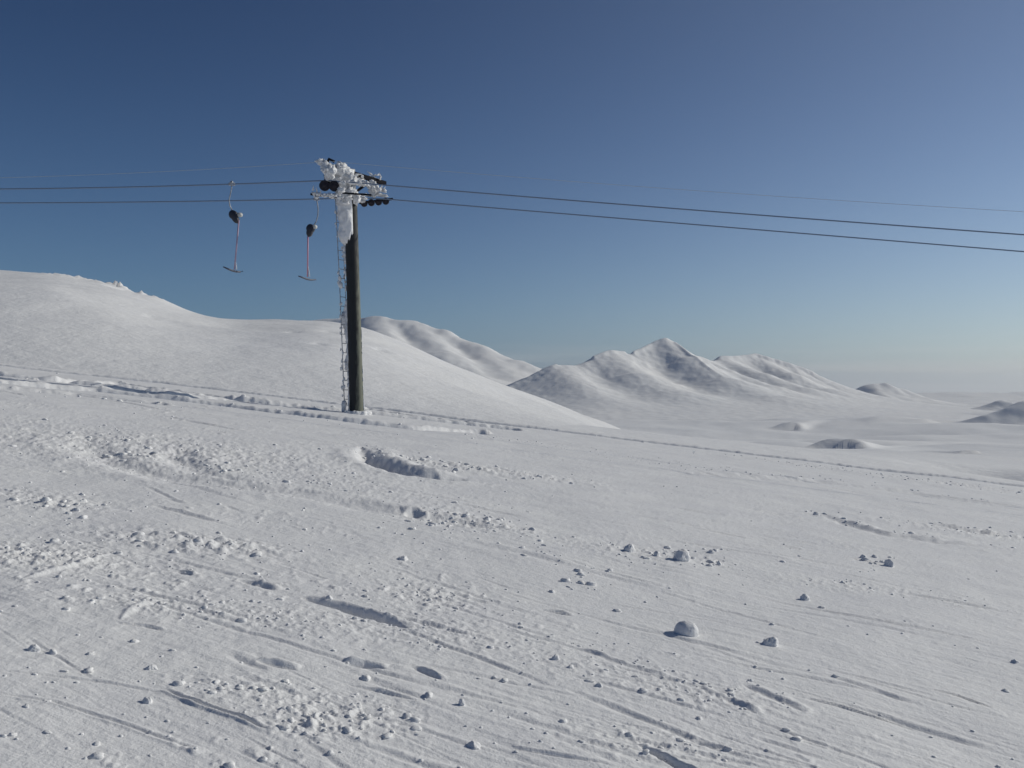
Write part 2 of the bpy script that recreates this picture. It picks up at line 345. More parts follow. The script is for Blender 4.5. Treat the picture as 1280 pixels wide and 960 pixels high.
def piste_detail(x, y):
    """fine relief of the groomed slope; x, y arrays"""
    z = .035 * fbm(x / 2.9, y / 2.9, 3, 1) + .009 * fbm(x / .7, y / .7, 3, 5)
    c, s = FD; al = x * c + y * s; ac = -x * s + y * c
    mk = sst(-.25, .35, fbm(x / 2.2, y / 2.8, 2, 9)); lf = sst(.25, -.25, x / np.maximum(y, 3))
    fine = np.clip(9 / np.maximum(y, 4), .35, 1.6)
    z = z + .0052 * fbm(al / .7, ac / .10, 3, 11) * (.15 + .9 * mk)
    z = z + .0024 * fbm(al / .35, ac / .05, 2, 15)
    z = z + (.0045 * fbm(x / .16, y / .26, 3, 16) + .006 * fbm(x / .45, y / .5, 2, 18)) * (.35 + .8 * lf) * sst(-.3, .3, fbm(x / 1.4, y / 1.6, 2, 19))
    # crumbs pressed in the surface
    n1 = fbm(x / .12, y / .15, 3, 20, .6); n2 = fbm(x / .3, y / .36, 3, 25, .6)
    mk2 = sst(-.05, .4, fbm(x / 1.7, y / 1.9, 2, 30)) * (.5 + .7 * lf)
    z = z + np.maximum(n1 - .22, 0) * .022 * (.08 + mk2) + np.maximum(n2 - .25, 0) * .026 * (.05 + mk2) * sst(3, 12, y)
    nn = gn(x / .9, y / .9, 70) * .5 + gn(x / .16, y / .16, 71) * .5
    for feats, isr in ((TR, 0), (RUTS, 1)):
        for pts, w, dp, bf, bn, ro in feats:
            if pts[0][1] > 670 and not isr: w, dp, bf, ro = w * .6, dp * .55, bf * .8, ro * .9
            gp = [G(*p) for p in pts]
            xs = [p[0] for p in gp]; ys = [p[1] for p in gp]; mg = w * 7
            idx = np.nonzero((x > min(xs) - mg) & (x < max(xs) + mg) & (y > min(ys) - mg) & (y < max(ys) + mg))[0]
            if not len(idx): continue
            X, Y = x[idx], y[idx]; best = np.full(len(idx), 1e9); sd = np.zeros(len(idx)); en = np.zeros(len(idx))
            for i in range(len(gp) - 1):
                d, sg, t = seg_d(X, Y, gp[i], gp[i + 1]); m = d < best
                best = np.where(m, d, best); sd = np.where(m, sg, sd); en = np.where(m, (i + t) / (len(gp) - 1), en)
            N = nn[idx]; ds = best * sd + w * ro * N * 1.5
            fade = np.sin(np.clip(en, .0, 1) * math.pi) ** .5 if not isr else 1.0
            fade = fade * np.clip(1 + ro * 1.2 * gn(X / (w * 6 + .1), Y / (w * 6 + .1), 73), .2, 1.3)
            we = w if isr else w * np.clip(np.sin(np.clip(en, .001, .999) * math.pi), .03, 1) ** .6
            prof = -dp * np.exp(-(ds / we) ** 2)
            br = np.maximum(0, 1 + ro * 2.0 * gn(X / (w * 1.3 + .08), Y / (w * 1.6 + .1), 75))
            prof = prof + bf * br * np.exp(-((ds - 1.9 * w) / w) ** 2) + bn * br * np.exp(-((ds + 1.9 * w) / w) ** 2)
            z[idx] += prof * fade
    for xx, yy, a, L, w, dp in RAND:
        ca, sa = math.cos(a), math.sin(a); R = L / 2 + w * 3
        idx = np.nonzero((np.abs(x - xx) < R) & (np.abs(y - yy) < R))[0]
        if not len(idx): continue
        ex = (x[idx] - xx) * ca + (y[idx] - yy) * sa; ey = -(x[idx] - xx) * sa + (y[idx] - yy) * ca
        ey = ey + w * 1.2 * nn[idx]
        f = np.exp(-(ex / (L / 2)) ** 4)
        z[idx] += f * (-dp * np.exp(-(ey / w) ** 2) + .5 * dp * np.exp(-((ey - 2 * w) / w) ** 2))
    for px, py, rx, ry, h in PATCH:
        cx, cy = G(px, py); idx = np.nonzero((np.abs(x - cx) < rx * 2.2) & (np.abs(y - cy) < ry * 2.2))[0]
        if not len(idx): continue
        X, Y = x[idx], y[idx]; f = np.exp(-((X - cx) / rx) ** 2 - ((Y - cy) / ry) ** 2)
        sc = max(.07, h * 1.6)
        z[idx] += f * h * (.5 * np.maximum(fbm(X / sc, Y / sc, 3, 80, .6), -.1) + .15)
    fadef = sst(39.5, 36.9, y)
    return z * fadef
def H(x, y):
    x = np.atleast_1d(np.asarray(x, float)); y = np.atleast_1d(np.asarray(y, float))
    z = landform(x, y); m = y < 40
    if m.any(): z[m] += piste_detail(x[m], y[m])
    return z

def grid_obj(name, X, Y, Z, m):
    R, Cn = X.shape; n = R * Cn
    co = np.stack([X, Y, Z], -1).reshape(-1).astype(np.float32)
    i = np.arange(n).reshape(R, Cn)
    q = np.stack([i[:-1, :-1], i[:-1, 1:], i[1:, 1:], i[1:, :-1]], -1).reshape(-1).astype(np.int32)
    me = bpy.data.meshes.new(name); nf = len(q) // 4
    me.vertices.add(n); me.vertices.foreach_set('co', co)
    me.loops.add(nf * 4); me.loops.foreach_set('vertex_index', q)
    me.polygons.add(nf); me.polygons.foreach_set('loop_start', np.arange(0, nf * 4, 4, dtype=np.int32))
    me.polygons.foreach_set('use_smooth', np.ones(nf, dtype=bool))
    me.update(calc_edges=True); me.materials.append(m)
    o = bpy.data.objects.new(name, me); C.objects.link(o); o['kind'] = 'structure'
    return o

# columns: u = x / depth, dense in view, coarse outside
uo = np.array([.64, .68, .74, .82, .95, 1.15, 1.5, 2.2, 4, 8])
ud = np.linspace(-.6, .6, 960)
U = np.concatenate([-uo[::-1], ud, uo])
rows_near = np.concatenate([[-60, -30, -15, -8, -4, 0, 1.5, 2.5, 3.0, 3.3], 1 / np.linspace(1 / 3.55, 1 / 18, 540), np.linspace(18.09, 36.9, 200)])
rows_hill = np.concatenate([[36.6, rows_near[-1]], 37 + 213 * np.linspace(0.004, 1, 220) ** 1.25])
rows_val = np.concatenate([[rows_hill[-1]], 250 * (72 ** np.linspace(.004, 1, 320))])
for nm, rows, cols, m in (('snow_slope', rows_near, U, M['snow']), ('hill', rows_hill, U[::2] if 0 else U, M['hillsnow']), ('valley', rows_val, U, M['farsnow'])):
    if nm != 'snow_slope': cols = U[::2] if len(U) % 2 else np.append(U[::2], U[-1])
    Y = np.repeat(rows[:, None], len(cols), 1); X = cols[None, :] * np.maximum(Y, 3.3)
    Z = H(X.reshape(-1), Y.reshape(-1)).reshape(X.shape)
    if nm == 'hill': Z[0] -= .08
    grid_obj(nm, X, Y, Z, m)

# ------------------------------------------------------------------ far hills
def mountain(name, ridges, base, res, pad, sm, nz, seed):
    """ridges: (list of (px, py, depth), fall length m, crest rounding m)"""
    R = [([P(*p) for p in pts], L, w) for pts, L, w in ridges]
    allp = [p for r in R for p in r[0]]
    x0, x1 = min(p.x for p in allp) - pad, max(p.x for p in allp) + pad
    y0, y1 = min(p.y for p in allp) - pad, max(p.y for p in allp) + pad
    X, Y = np.meshgrid(np.linspace(x0, x1, res[0]), np.linspace(y0, y1, res[1]))
    wx = X + nz * 1.2 * fbm(X / (nz * 9), Y / (nz * 9), 3, seed); wy = Y + nz * 1.2 * fbm(X / (nz * 9), Y / (nz * 9), 3, seed + 9)
    acc = np.full(X.shape, 1.0 - len(R))
    for pts, L, w in R:
        best = np.full(X.shape, -1e9)
        for a, b in zip(pts[:-1], pts[1:]):
            d, sg, t = seg_d(wx, wy, (a.x, a.y), (b.x, b.y))
            d = np.sqrt(d * d + w * w) - w
            h = a.z + (b.z - a.z) * t
            z = (h - base) * np.exp(-(d / L) ** 1.15)
            best = np.maximum(best, z)
        acc = acc + np.exp(np.maximum(best, 0) / sm)
    Z = base + sm * np.log(acc)
    Z = Z + nz * .30 * fbm(X / (nz * 8), Y / (nz * 8), 4, seed + 3)
    e = np.minimum(np.minimum(X - x0, x1 - X), np.minimum(Y - y0, y1 - Y)) / (pad * .6)
    Z = Z - (1 - sst(0, 1, e)) * 60
    return grid_obj(name, X, Y, Z, M['farsnow'])

mountain('snowy_ridge', [
  ([(330, 405, 3450), (420, 398, 3390), (480, 397, 3300), (515, 403, 3300), (550, 412, 3270), (600, 434, 3180), (640, 450, 3100), (672, 468, 3000), (690, 482, 2950)], 260, 40),
  ([(515, 403, 3300), (555, 440, 3000), (590, 470, 2800)], 170, 90),
  ([(590, 430, 3195), (625, 462, 2950)], 150, 80),
  ([(470, 398, 3300), (490, 430, 3000)], 190, 90)], -68, (330, 240), 750, 10, 9, 200)
mountain('mountain_range', [
  ([(610, 497, 2300), (640, 484, 2330), (690, 461, 2400), (720, 457, 2450), (745, 449, 2500), (762, 443, 2550), (790, 443, 2600), (815, 432, 2680), (832, 427, 2700), (848, 434, 2750), (872, 450, 2800), (905, 452, 2900), (945, 448, 3000), (985, 458, 3000), (1010, 466, 3000), (1040, 484, 3000), (1075, 496, 3000)], 200, 10),
  ([(700, 459, 2420), (722, 478, 2260), (750, 498, 2120), (775, 514, 2020)], 125, 42),
  ([(762, 443, 2550), (795, 466, 2400), (840, 488, 2260), (870, 508, 2130)], 150, 55),
  ([(832, 427, 2700), (860, 446, 2600), (905, 472, 2450), (960, 494, 2300), (1000, 510, 2200)], 150, 55),
  ([(870, 446, 2800), (905, 462, 2650), (960, 482, 2500), (1010, 500, 2380)], 120, 42),
  ([(905, 450, 2900), (950, 466, 2750), (1000, 484, 2620), (1030, 500, 2500)], 125, 45),
  ([(945, 448, 3000), (985, 466, 2850), (1030, 486, 2750), (1060, 500, 2650)], 125, 45),
  ([(642, 482, 2335), (668, 471, 2365), (694, 458, 2400)], 42, 5),
  ([(742, 447, 2500), (762, 441, 2545), (780, 442, 2580)], 38, 5),
  ([(792, 441, 2600), (815, 431, 2675), (832, 426.5, 2700), (846, 432, 2745)], 42, 5),
  ([(845, 432, 2690), (868, 448, 2590), (890, 466, 2500), (905, 478, 2440)], 34, 6),
  ([(900, 447, 2900), (945, 443.5, 3000), (985, 454, 3000), (1012, 464, 3000)], 60, 8),
  ], -64, (600, 460), 520, 9, 3.2, 220)
mountain('knoll', [([(1065, 498, 3500), (1085, 483, 3500), (1105, 479, 3500), (1122, 485, 3500), (1145, 499, 3500)], 110, 20), ([(1088, 482, 3500), (1110, 500, 3300)], 70, 20)], -66, (120, 120), 350, 10, 9, 240)
mountain('dark_knoll', [([(1236, 508, 2600), (1250, 500, 2600), (1262, 503, 2580), (1272, 512, 2560)], 45, 8)], -62, (90, 80), 160, 6, 5, 250)
mountain('ridge', [([(1212, 529, 1150), (1238, 519, 1150), (1262, 510, 1155), (1290, 502, 1170), (1360, 490, 1240), (1450, 480, 1320)], 40, 5), ([(1280, 505, 1165), (1300, 540, 1080)], 40, 8)], -50, (200, 120), 200, 6, 6, 260)
mountain('far_hills', [([(1020, 498, 9000), (1100, 494, 9000), (1180, 490, 9200), (1240, 492, 9300), (1320, 488, 9500), (1450, 490, 9500)], 500, 60), ([(560, 480, 9000), (620, 470, 9000), (700, 462, 9200), (760, 470, 9000), (820, 480, 9000)], 600, 60)], -110, (260, 80), 1500, 20, 30, 270)

# ------------------------------------------------------------------ lift pylon
def at_ground(px, depth):
    x = (px - 640) / F * depth; return Vector((x, depth, float(H([x], [depth])[0])))
base = at_ground(446, 30)
pyl = empty('lift_pylon', base)
tag(pyl, 'dark rime-crusted T-bar lift pylon with ladder standing in the snow', 'lift pylon')
inv = Matrix.Translation(-base)
def L(v): return inv @ v
def part(name, bm, m, parent=pyl, smooth=True):
    return bm_obj(name, bm, m, parent, smooth)
top = P(438, 243, 30)
axis = (top - base)
def ax(py):                                # point on the pole axis at a photo row
    py = float(py); z = (HZ - py) / F * 30 + CAMZ; t = float((z - base.z) / axis.z); return base + axis * t
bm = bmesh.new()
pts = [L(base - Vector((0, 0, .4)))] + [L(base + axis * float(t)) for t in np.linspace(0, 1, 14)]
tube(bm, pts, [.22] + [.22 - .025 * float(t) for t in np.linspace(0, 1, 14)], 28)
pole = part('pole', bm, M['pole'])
# rime shell on the windward (left, near) side of the pole top
def shell(name, rows, a0, a1, endf, thick, seed, parent=pyl):
    """rows: photo rows top..bottom; angle measured from +X counter-clockwise; windward around 200 deg"""
    bm = bmesh.new(); na = 26; g = []
    for i, t in enumerate(np.linspace(0, 1, 40)):
        row = []
        for k in range(na + 1):
            s = k / na; a = math.radians(a0 + (a1 - a0) * s)
            py = rows[0] + (endf(s) - rows[0]) * t
            c = ax(py); edge = math.sin(math.pi * s) ** .5 * (1 - max(0, (t - .9) / .1) ** 2)
            n = mnoise.fractal(Vector((math.cos(a) * 3, math.sin(a) * 3 + seed, c.z * 2.6)), 1, 2, 4)
            r = .195 + thick(t) * edge * (1 + .6 * n) + .004
            row.append(bm.verts.new(L(c + Vector((math.cos(a), math.sin(a), 0)) * r)))
        g.append(row)
    for i in range(len(g) - 1):
        for k in range(na): bm.faces.new((g[i][k], g[i][k + 1], g[i + 1][k + 1], g[i + 1][k]))
    bmesh.ops.recalc_face_normals(bm, faces=bm.faces)
    return part(name, bm, M['rime'], parent)
shell('rime_crust', (244, 306), 110, 292, lambda s: 300 + 8 * math.sin(s * 2.4) - 14 * s ** 3 + 2 * math.sin(s * 40), lambda t: .27 - .12 * t, 3)
# thin rime strip running down the windward edge and a collar at the foot
bm = bmesh.new()
for i in range(60):
    py = 308 + 205 * i / 59; c = ax(py)
    if rng.random() < (.3 if py < 380 else .85):
        r = rng.uniform(.025, .06)
        blob(bm, L(c + Vector((-.225 + rng.uniform(-.01, .02), -.03, 0))), (r, r, rng.uniform(.06, .14)), .5, 2, 2, i)
for i in range(26):
    py = rng.uniform(400, 512); c = ax(py); r = rng.uniform(.01, .03)
    blob(bm, L(c + Vector((.225, -.03, 0))), (r, r, rng.uniform(.04, .1)), .5, 2, 1, i + 90)
part('rime_edge', bm, M['rime'])['kind'] = 'stuff'
bm = bmesh.new()
for i in range(16):
    a = rng.uniform(math.pi * .9, math.pi * 2.2); r = rng.uniform(.08, .17)
    blob(bm, L(base) + Vector((math.cos(a) * .3, math.sin(a) * .3, 0)), (r, r, r * .6), .5, 2, 2, i + 30)
part('snow_collar', bm, M['snow'])['kind'] = 'stuff'

# ladder
lad = bpy.data.objects.new('ladder', None); C.objects.link(lad); lad.parent = pyl
def lp(py, s):                             # two rails left of the pole
    off = float(np.interp(py, [250, 360, 500], [-.455, -.40, -.36] if s == 0 else [-.31, -.27, -.215]))
    return L(ax(py) + Vector((off, -.10 if s == 0 else .12, 0)))
for s in (0, 1):
    bm = bmesh.new(); tube(bm, [lp(py, s) for py in np.linspace(247, 503, 14)], .014 if s == 0 else .011, 8); bm_obj('rail', bm, M['galv'], lad)
rungm = None
for i in range(22):
    py = 255 + 244 * i / 21
    a, b = lp(py, 0), lp(py, 1)
    if rungm is None:
        bm = bmesh.new(); tube(bm, [(0, 0, 0), (1, 0, 0)], .011, 6); rungm = bpy.data.meshes.new('rung'); bm.to_mesh(rungm); bm.free(); rungm.materials.append(M['galv'])
    o = bpy.data.objects.new('rung', rungm); C.objects.link(o); o.parent = lad
    d = b - a; o.location = a; o.rotation_euler = d.to_track_quat('X', 'Z').to_euler(); o.scale = (d.length, 1, 1)
for i in range(5):                         # brackets holding the ladder
    py = 275 + i * 52; bm = bmesh.new(); tube(bm, [lp(py, 1), L(ax(py) + Vector((-.15, .05, 0)))], .012, 6); bm_obj('bracket', bm, M['galv'], lad)
bm = bmesh.new()
def lclump(py, s, r, n=1):
    for k in range(n):
        c = lp(py + rng.uniform(-5, 5), s) + Vector((rng.uniform(-.05, .03), 0, 0))
        q = r * rng.uniform(.5, 1); blob(bm, c, (q, q, q * 1.6), .6, 2.2, 2, rng.randint(0, 99))
for py, r, n in ((400, .15, 8), (393, .11, 5), (410, .08, 4), (456, .10, 5), (448, .07, 3), (352, .07, 4), (345, .06, 2), (508, .10, 4)): lclump(py, .0 if rng.random() < .5 else 1, r, n)
for i in range(130):
    py = rng.uniform(380, 505) if rng.random() < .8 else rng.uniform(250, 350)
    lclump(py, rng.choice((0, 1, 1)), rng.uniform(.02, .045))
bm_obj('rime', bm, M['rime'], lad)['kind'] = 'stuff'

# head: crossarm, hanger brackets, sheave trains, rope catchers
A0, A1 = P(406, 206, 28.85), P(481, 229, 31.25)
bm = bmesh.new(); beam(bm, L(A0), L(A1), .13, .12); part('crossarm', bm, M['steel'], smooth=False)
bm = bmesh.new(); tube(bm, [L(ax(250)), L(ax(212))], .17, 16); part('mast_head', bm, M['galv'])
bm = bmesh.new(); beam(bm, L(P(431, 250, 29.95)), L(P(463, 226, 30.6)), .07, .07); part('brace', bm, M['steel'], smooth=False)
def wheel(name, c, r, w, parent):
    bm = bmesh.new(); n = 22; prof = [(.0, -w / 2), (r * .55, -w / 2), (r * .6, -w * .3), (r * .8, -w * .3), (r, -w / 2), (r * .9, 0), (r, w / 2), (r * .8, w * .3), (r * .6, w * .3), (r * .55, w / 2), (0, w / 2)]
    rings = [[bm.verts.new(Vector(c) + Vector((math.cos(2 * math.pi * k / n) * q, yy, math.sin(2 * math.pi * k / n) * q))) for k in range(n)] for q, yy in prof[1:-1]]
    for i in range(len(rings) - 1):
        for k in range(n): bm.faces.new((rings[i][k], rings[i][(k + 1) % n], rings[i + 1][(k + 1) % n], rings[i + 1][k]))
    bm.faces.new(rings[0]); bm.faces.new(rings[-1][::-1]); bmesh.ops.recalc_face_normals(bm, faces=bm.faces)
    return bm_obj(name, bm, M['rubber'], parent)
# near train: two wheels under the left end
bm = bmesh.new()
beam(bm, L(P(407, 205, 28.95)), L(P(409, 232, 28.95)), .05, .16)
beam(bm, L(P(400, 232, 28.95)), L(P(428, 236, 28.9)), .05, .09)
nt_ = part('sheave_train', bm, M['steel'], smooth=False)
NW = [P(405.5, 232, 28.8), P(417.5, 232.5, 28.78)]
for c in NW: wheel('sheave', L(c), .155, .09, nt_)
# far train: four wheels under the right end
bm = bmesh.new()
beam(bm, L(P(471, 229, 31.2)), L(P(471, 251, 31.2)), .10, .12)
beam(bm, L(P(449, 253.5, 31.3)), L(P(491, 248.5, 31.1)), .05, .07)
beam(bm, L(P(450, 243, 31.3)), L(P(466, 245, 31.2)), .05, .06)
ft_ = part('sheave_train', bm, M['steel'], smooth=False)
FW = [P(px, 254.6 - (px - 450) * .10, 31.05) for px in (455, 464, 473, 482)]
for c in FW: wheel('sheave', L(c), .11, .08, ft_)
# rope catcher beams
bm = bmesh.new(); beam(bm, L(P(388, 242.5, 28.75)), L(P(427, 247, 28.75)), .05, .06); beam(bm, L(P(427, 241, 29.2)), L(P(464, 243.5, 29.5)), .05, .045)
part('rope_catcher', bm, M['steel'], smooth=False)
bm = bmesh.new(); tube(bm, [L(P(408, 205, 28.85)), L(P(411, 198.5, 28.85)), L(P(418, 202, 28.9))], .045, 8); part('cable_horn', bm, M['steel'])
# rime on the head
bm = bmesh.new()
def rb(px, py, d, rx, rz, n, sp=.0, ry=None):
    for i in range(n):
        k = rng.uniform(.5, .92)
        c = P(px + rng.uniform(-sp, sp), py + rng.uniform(-sp, sp), d + rng.uniform(-.1, .1))
        blob(bm, L(c), (rx * k, (ry or rx) * k, rz * k), .75, 2.4, 3, rng.randint(0, 999))
rb(403, 203, 28.75, .13, .12, 4, 2.5); rb(404, 210, 28.75, .12, .13, 3, 2); rb(412, 213, 28.8, .19, .22, 5, 3); rb(411, 222, 28.9, .13, .14, 3, 2)
rb(425, 211, 29.3, .22, .17, 4, 3); rb(428, 221, 29.6, .26, .26, 6, 4); rb(437, 221, 29.6, .23, .18, 5, 3); rb(447, 226, 29.9, .20, .10, 5, 2); rb(431, 232, 29.7, .18, .22, 5, 3)
rb(436, 241, 29.75, .20, .16, 5, 3); rb(444, 249, 29.9, .13, .2, 4, 2)
for i in range(16):
    t = i / 15; rb(424 + 56 * t, 221 + 17 * t + rng.uniform(-1, 2), 29.3 + 1.8 * t, .09, .08, 1, 1)
for i in range(5): rb(462 + 10 * i / 4, 219.5 + 4 * i / 4, 30.7 + .4 * i / 4, .05, .03, 1, .5)
for i in range(16): rb(424 + 44 * i / 15, 227 + 1.5 * i / 15 + rng.uniform(-1, 1), 28.74, .07, .06, 1, 1)
for i in range(10): rb(470 + rng.uniform(-4, 5), 232 + 1.4 * i, 31.05, .13, .10, 1, 1)
for i in range(13): rb(393 + 34 * i / 12, 241.8 + 4.5 * i / 12, 28.7, .09, .065, 1, 1)
rb(424, 241, 28.9, .14, .10, 5, 4); rb(432, 249, 29.7, .18, .15, 4, 3)
rb(454, 251, 31.0, .11, .06, 3, 2); rb(478, 246, 31.0, .1, .05, 3, 3); rb(455, 246, 30.6, .1, .05, 3, 3)
for i in range(70):                      # feathers of rime growing to the wind
    px, py, d = rng.choice(((403, 204, 28.8), (412, 214, 28.8), (428, 212, 29.4), (447, 222, 29.9), (430, 235, 29.6), (470, 240, 31.1), (398, 243, 28.75), (440, 250, 29.9), (470, 222, 30.9)))
    c = L(P(px + rng.uniform(-7, 7), py + rng.uniform(-5, 5), d)); v = Vector((rng.uniform(-1, .5), rng.uniform(-.6, .3), rng.uniform(-.3, .7))).normalized() * rng.uniform(.1, .24)
    tube(bm, [c, c + v * .6, c + v], [.035, .02, .004], 5)
part('rime', bm, M['rime'])['kind'] = 'stuff'

# ------------------------------------------------------------------ ropes
def fit(pts, depthf):
    xs = []; zs = []
    for px, py in pts:
        d = depthf(px); p = P(px, py, d); xs.append(p.x); zs.append(p.z)
    return np.polyfit(xs, zs, 2)
def rope(name, left, right, d0, joint, x_l, x_r, r, m, label, cat, group):
    # depth along the span as a straight line in plan through the joint
    (jx0, jx1) = joint
    def depth(px):                       # y = a - k x, with x = u*y
        u = (px - 640) / F; k = .13; u0 = (joint[0] - 640) / F; a = d0 * (1 + k * u0); return a / (1 + k * u)
    fl, fr = fit(left, depth), fit(right, depth)
    u0 = (joint[0] - 640) / F; a = d0 * (1 + .13 * u0); yy = lambda x: a - .13 * x
    xl, xr = P(jx0, 0, depth(jx0)).x, P(jx1, 0, depth(jx1)).x
    pts = [Vector((x, yy(x), np.polyval(fl, x))) for x in np.linspace(x_l, xl, 70)] + [Vector((x, yy(x), np.polyval(fr, x))) for x in np.linspace(xr, x_r, 70)]
    bm = bmesh.new(); tube(bm, pts, r, 8); o = bm_obj(name, bm, m); tag(o, label, cat, group)
    return lambda px: (lambda x: Vector((x, yy(x), np.polyval(fl, x))))((px - 640) / F * depth(px))
r1 = rope('haul_rope', [(0, 236), (100, 235), (200, 232.6), (300, 229.5), (400, 225.8)], [(422, 227), (482, 231), (510, 233), (880, 263.5), (1080, 279), (1280, 293)], 28.8, (411, 419), -34, 34, .019, M['rope'],
     'upper lift rope, running over the paired dark wheels of the pylon', 'lift rope', 'haul ropes of the drag lift')
r2 = rope('haul_rope', [(0, 253.5), (100, 253), (200, 252), (300, 250.5), (400, 248.5)], [(488, 249.5), (600, 258), (880, 281), (1080, 299), (1280, 314)], 31.05, (452, 480), -36, 36, .019, M['rope'],
     'lower lift rope, passing the small wheels right of the pylon head', 'lift rope', 'haul ropes of the drag lift')
rope('signal_cable', [(0, 222), (100, 218.5), (170, 216), (405, 202)], [(418, 202), (880, 238), (1080, 253.5), (1280, 264)], 28.85, (408, 414), -34, 34, .0055, M['cable'],
     'thin faint signal cable strung above the two lift ropes at the pylon top', 'cable', None)

# ------------------------------------------------------------------ T-bar hangers
def tbar(ropef, gpx, pts, label, tubem, swing):
    g = ropef(gpx); d = g.y
    root = empty('tbar_hanger', g); iv = -g
    tag(root, label, 'T-bar', 'T-bars hanging from the lift ropes')
    Q = lambda px, py, dd=0: P(px, py, d + dd) + iv
    bm = bmesh.new(); beam(bm, Vector((-.09, 0, .0)), Vector((.09, 0, .0)), .07, .08); blob(bm, (0.0, -.01, .05), (.05, .04, .05), .3, 2, 2, 1); bm_obj('rope_clamp', bm, M['galv'], root, False)
    bm = bmesh.new(); tube(bm, [Vector((0, 0, 0))] + [Q(*p) for p in pts['hanger']], .017, 8); bm_obj('hanger_rod', bm, M['galv'], root)
    # spring box: a drum with a tapering snout
    bx, by, s = pts['box']; c = Q(bx, by)
    bm = bmesh.new(); n = 24; R = .155; T = .11
    tilt = pts['tilt']
    outl = []
    for k in range(n):
        a = 2 * math.pi * k / n; q = R * (1 + (.0 if math.sin(a) > -.3 else 1.15 * max(0, -math.sin(a) - .3) ** 1.3)); outl.append((math.cos(a) * q * (.85 if math.sin(a) > -.3 else .62), math.sin(a) * q))
    rings = []
    for yy, sc in ((-T, .75), (-T * .8, .96), (0, 1), (T * .8, .96), (T, .75)):
        rings.append([bm.verts.new(c + Matrix.Rotation(tilt, 3, 'Y') @ Vector((ox * sc, yy, oz * sc))) for ox, oz in outl])
    for i in range(4):
        for k in range(n): bm.faces.new((rings[i][k], rings[i][(k + 1) % n], rings[i + 1][(k + 1) % n], rings[i + 1][k]))
    bm.faces.new(rings[0]); bm.faces.new(rings[-1][::-1]); bmesh.ops.recalc_face_normals(bm, faces=bm.faces)
    box = bm_obj('spring_box', bm, M['drum'], root)
    bm = bmesh.new(); lx, ly = pts['lid']; tube(bm, [Q(lx, ly, -.1), Q(lx + 1.5, ly, .1)], [.06, .068], 18)
    blob(bm, Q(lx, ly - 1, 0), (.055, .08, .05), .4, 2, 2, 4); bm_obj('lid', bm, M['lid'], box)
    t0, t1 = pts['tube']; bm = bmesh.new(); tube(bm, [Q(*t0), Q(*t1)], .022, 10); bm_obj('tow_pole', bm, tubem, root)
    bm = bmesh.new(); tube(bm, [Q(*p) for p in pts['bar']], [.018, .026, .03, .03, .026, .018], 8); bm_obj('crossbar', bm, M['bar'], root)
    bm = bmesh.new(); tube(bm, [Q(t1[0] + .3, t1[1] - 14), Q(t1[0] + 2.3, t1[1] - 4), Q(t1[0] + 2.6, t1[1])], .012, 6); bm_obj('rime', bm, M['rime'], root)
tbar(r1, 289.5, dict(hanger=[(289, 236), (287.5, 243), (286, 250), (287, 257), (290, 263)], box=(292, 269, 1), tilt=-.45, lid=(299, 268.5), tube=((298.3, 275), (293, 337)), bar=[(279, 333.5, -.3), (284, 335.8, -.18), (290, 338.2, -.05), (295, 339.5, .05), (300, 339.8, .18), (303, 339, .3)]),
     'T-bar farther left, hanging from the upper rope on a grey-violet pole', M['tube2'], 0)
tbar(r2, 395.5, dict(hanger=[(396.5, 254), (397.5, 262), (397, 270), (395, 277), (391, 283)], box=(388, 286, 1), tilt=.25, lid=(392.5, 283.5), tube=((384.8, 290), (384.3, 346)), bar=[(373, 345, -.3), (378, 346.8, -.18), (383, 348.6, -.05), (387, 349.6, .05), (391, 349.8, .18), (395, 349.4, .3)]),
     'T-bar just left of the pylon, hanging from the lower rope on a pinkish pole', M['tube'], 0)

# ------------------------------------------------------------------ snow chunks
CH = [ # px, py of the foot, width in px, height ratio, label
 (851, 702, 22, .72, 'large angular snow chunk beside the row of crumbs, its shadow to the left', 1.0),
 (788, 691, 17, .62, 'snow chunk with a ragged top at the left of the row of crumbs', .9),
 (858, 793, 29, .66, 'smooth rounded snowball, the largest lump on the open slope', 1.0),
 (964, 808, 21, .62, 'dark peaked snow chunk lying alone right of the big snowball', .9),
 (1111, 707, 14, .8, 'small blocky snow chunk at the end of a straight ski track', 1.0),
 (1006, 749, 12, .75, 'little round snow lump above and right of the big snowball', 1.0),
 (821, 697, 10, .7, 'small snow chunk between the two largest ones of the row', 1.0),
 (889, 693, 9, .7, 'small snow chunk just right of the large angular one', 1.0),
 (899, 707, 8, .8, 'tiny snow chunk closing the right end of the row', 1.0),
 (1020, 643, 9, .6, 'far small snow chunk at the head of the curved scar on the right', 1.0),
 (1079, 698, 9, .6, 'small snow chunk lying on the track left of the blocky one', 1.0),
 (504, 698, 15, .45, 'flat dark snow chunk alone below the pylon foot', 1.0),
 (592, 934, 21, .5, 'flat snow slab near the bottom edge, left of centre', 1.0),
 (577, 883, 10, 1.1, 'upright splinter of snow above the flat slab', 1.0),
 (184, 880, 14, .75, 'snow lump at lower left with a thin shadow streak', 1.0),
 (188, 838, 15, .5, 'low wedge of snow above the lower left lump', 1.0),
 (749, 862, 11, .6, 'small snow lump between the bottom edge and the big snowball', 1.0),
 (694, 827, 11, .75, 'small snow lump beside the rough band of tracks', 1.0),
 (1270, 831, 10, .7, 'small snow chunk close to the right edge of the view', 1.0),
 (41, 815, 15, .7, 'crumbly snow lump close to the left edge of the view', .9),
 (1000, 696, 8, .4, 'thin flake of snow under the short straight track', 1.0),
 (411, 752, 10, .6, 'snow crumb on the upper lip of the long dark gouge', .9),
]
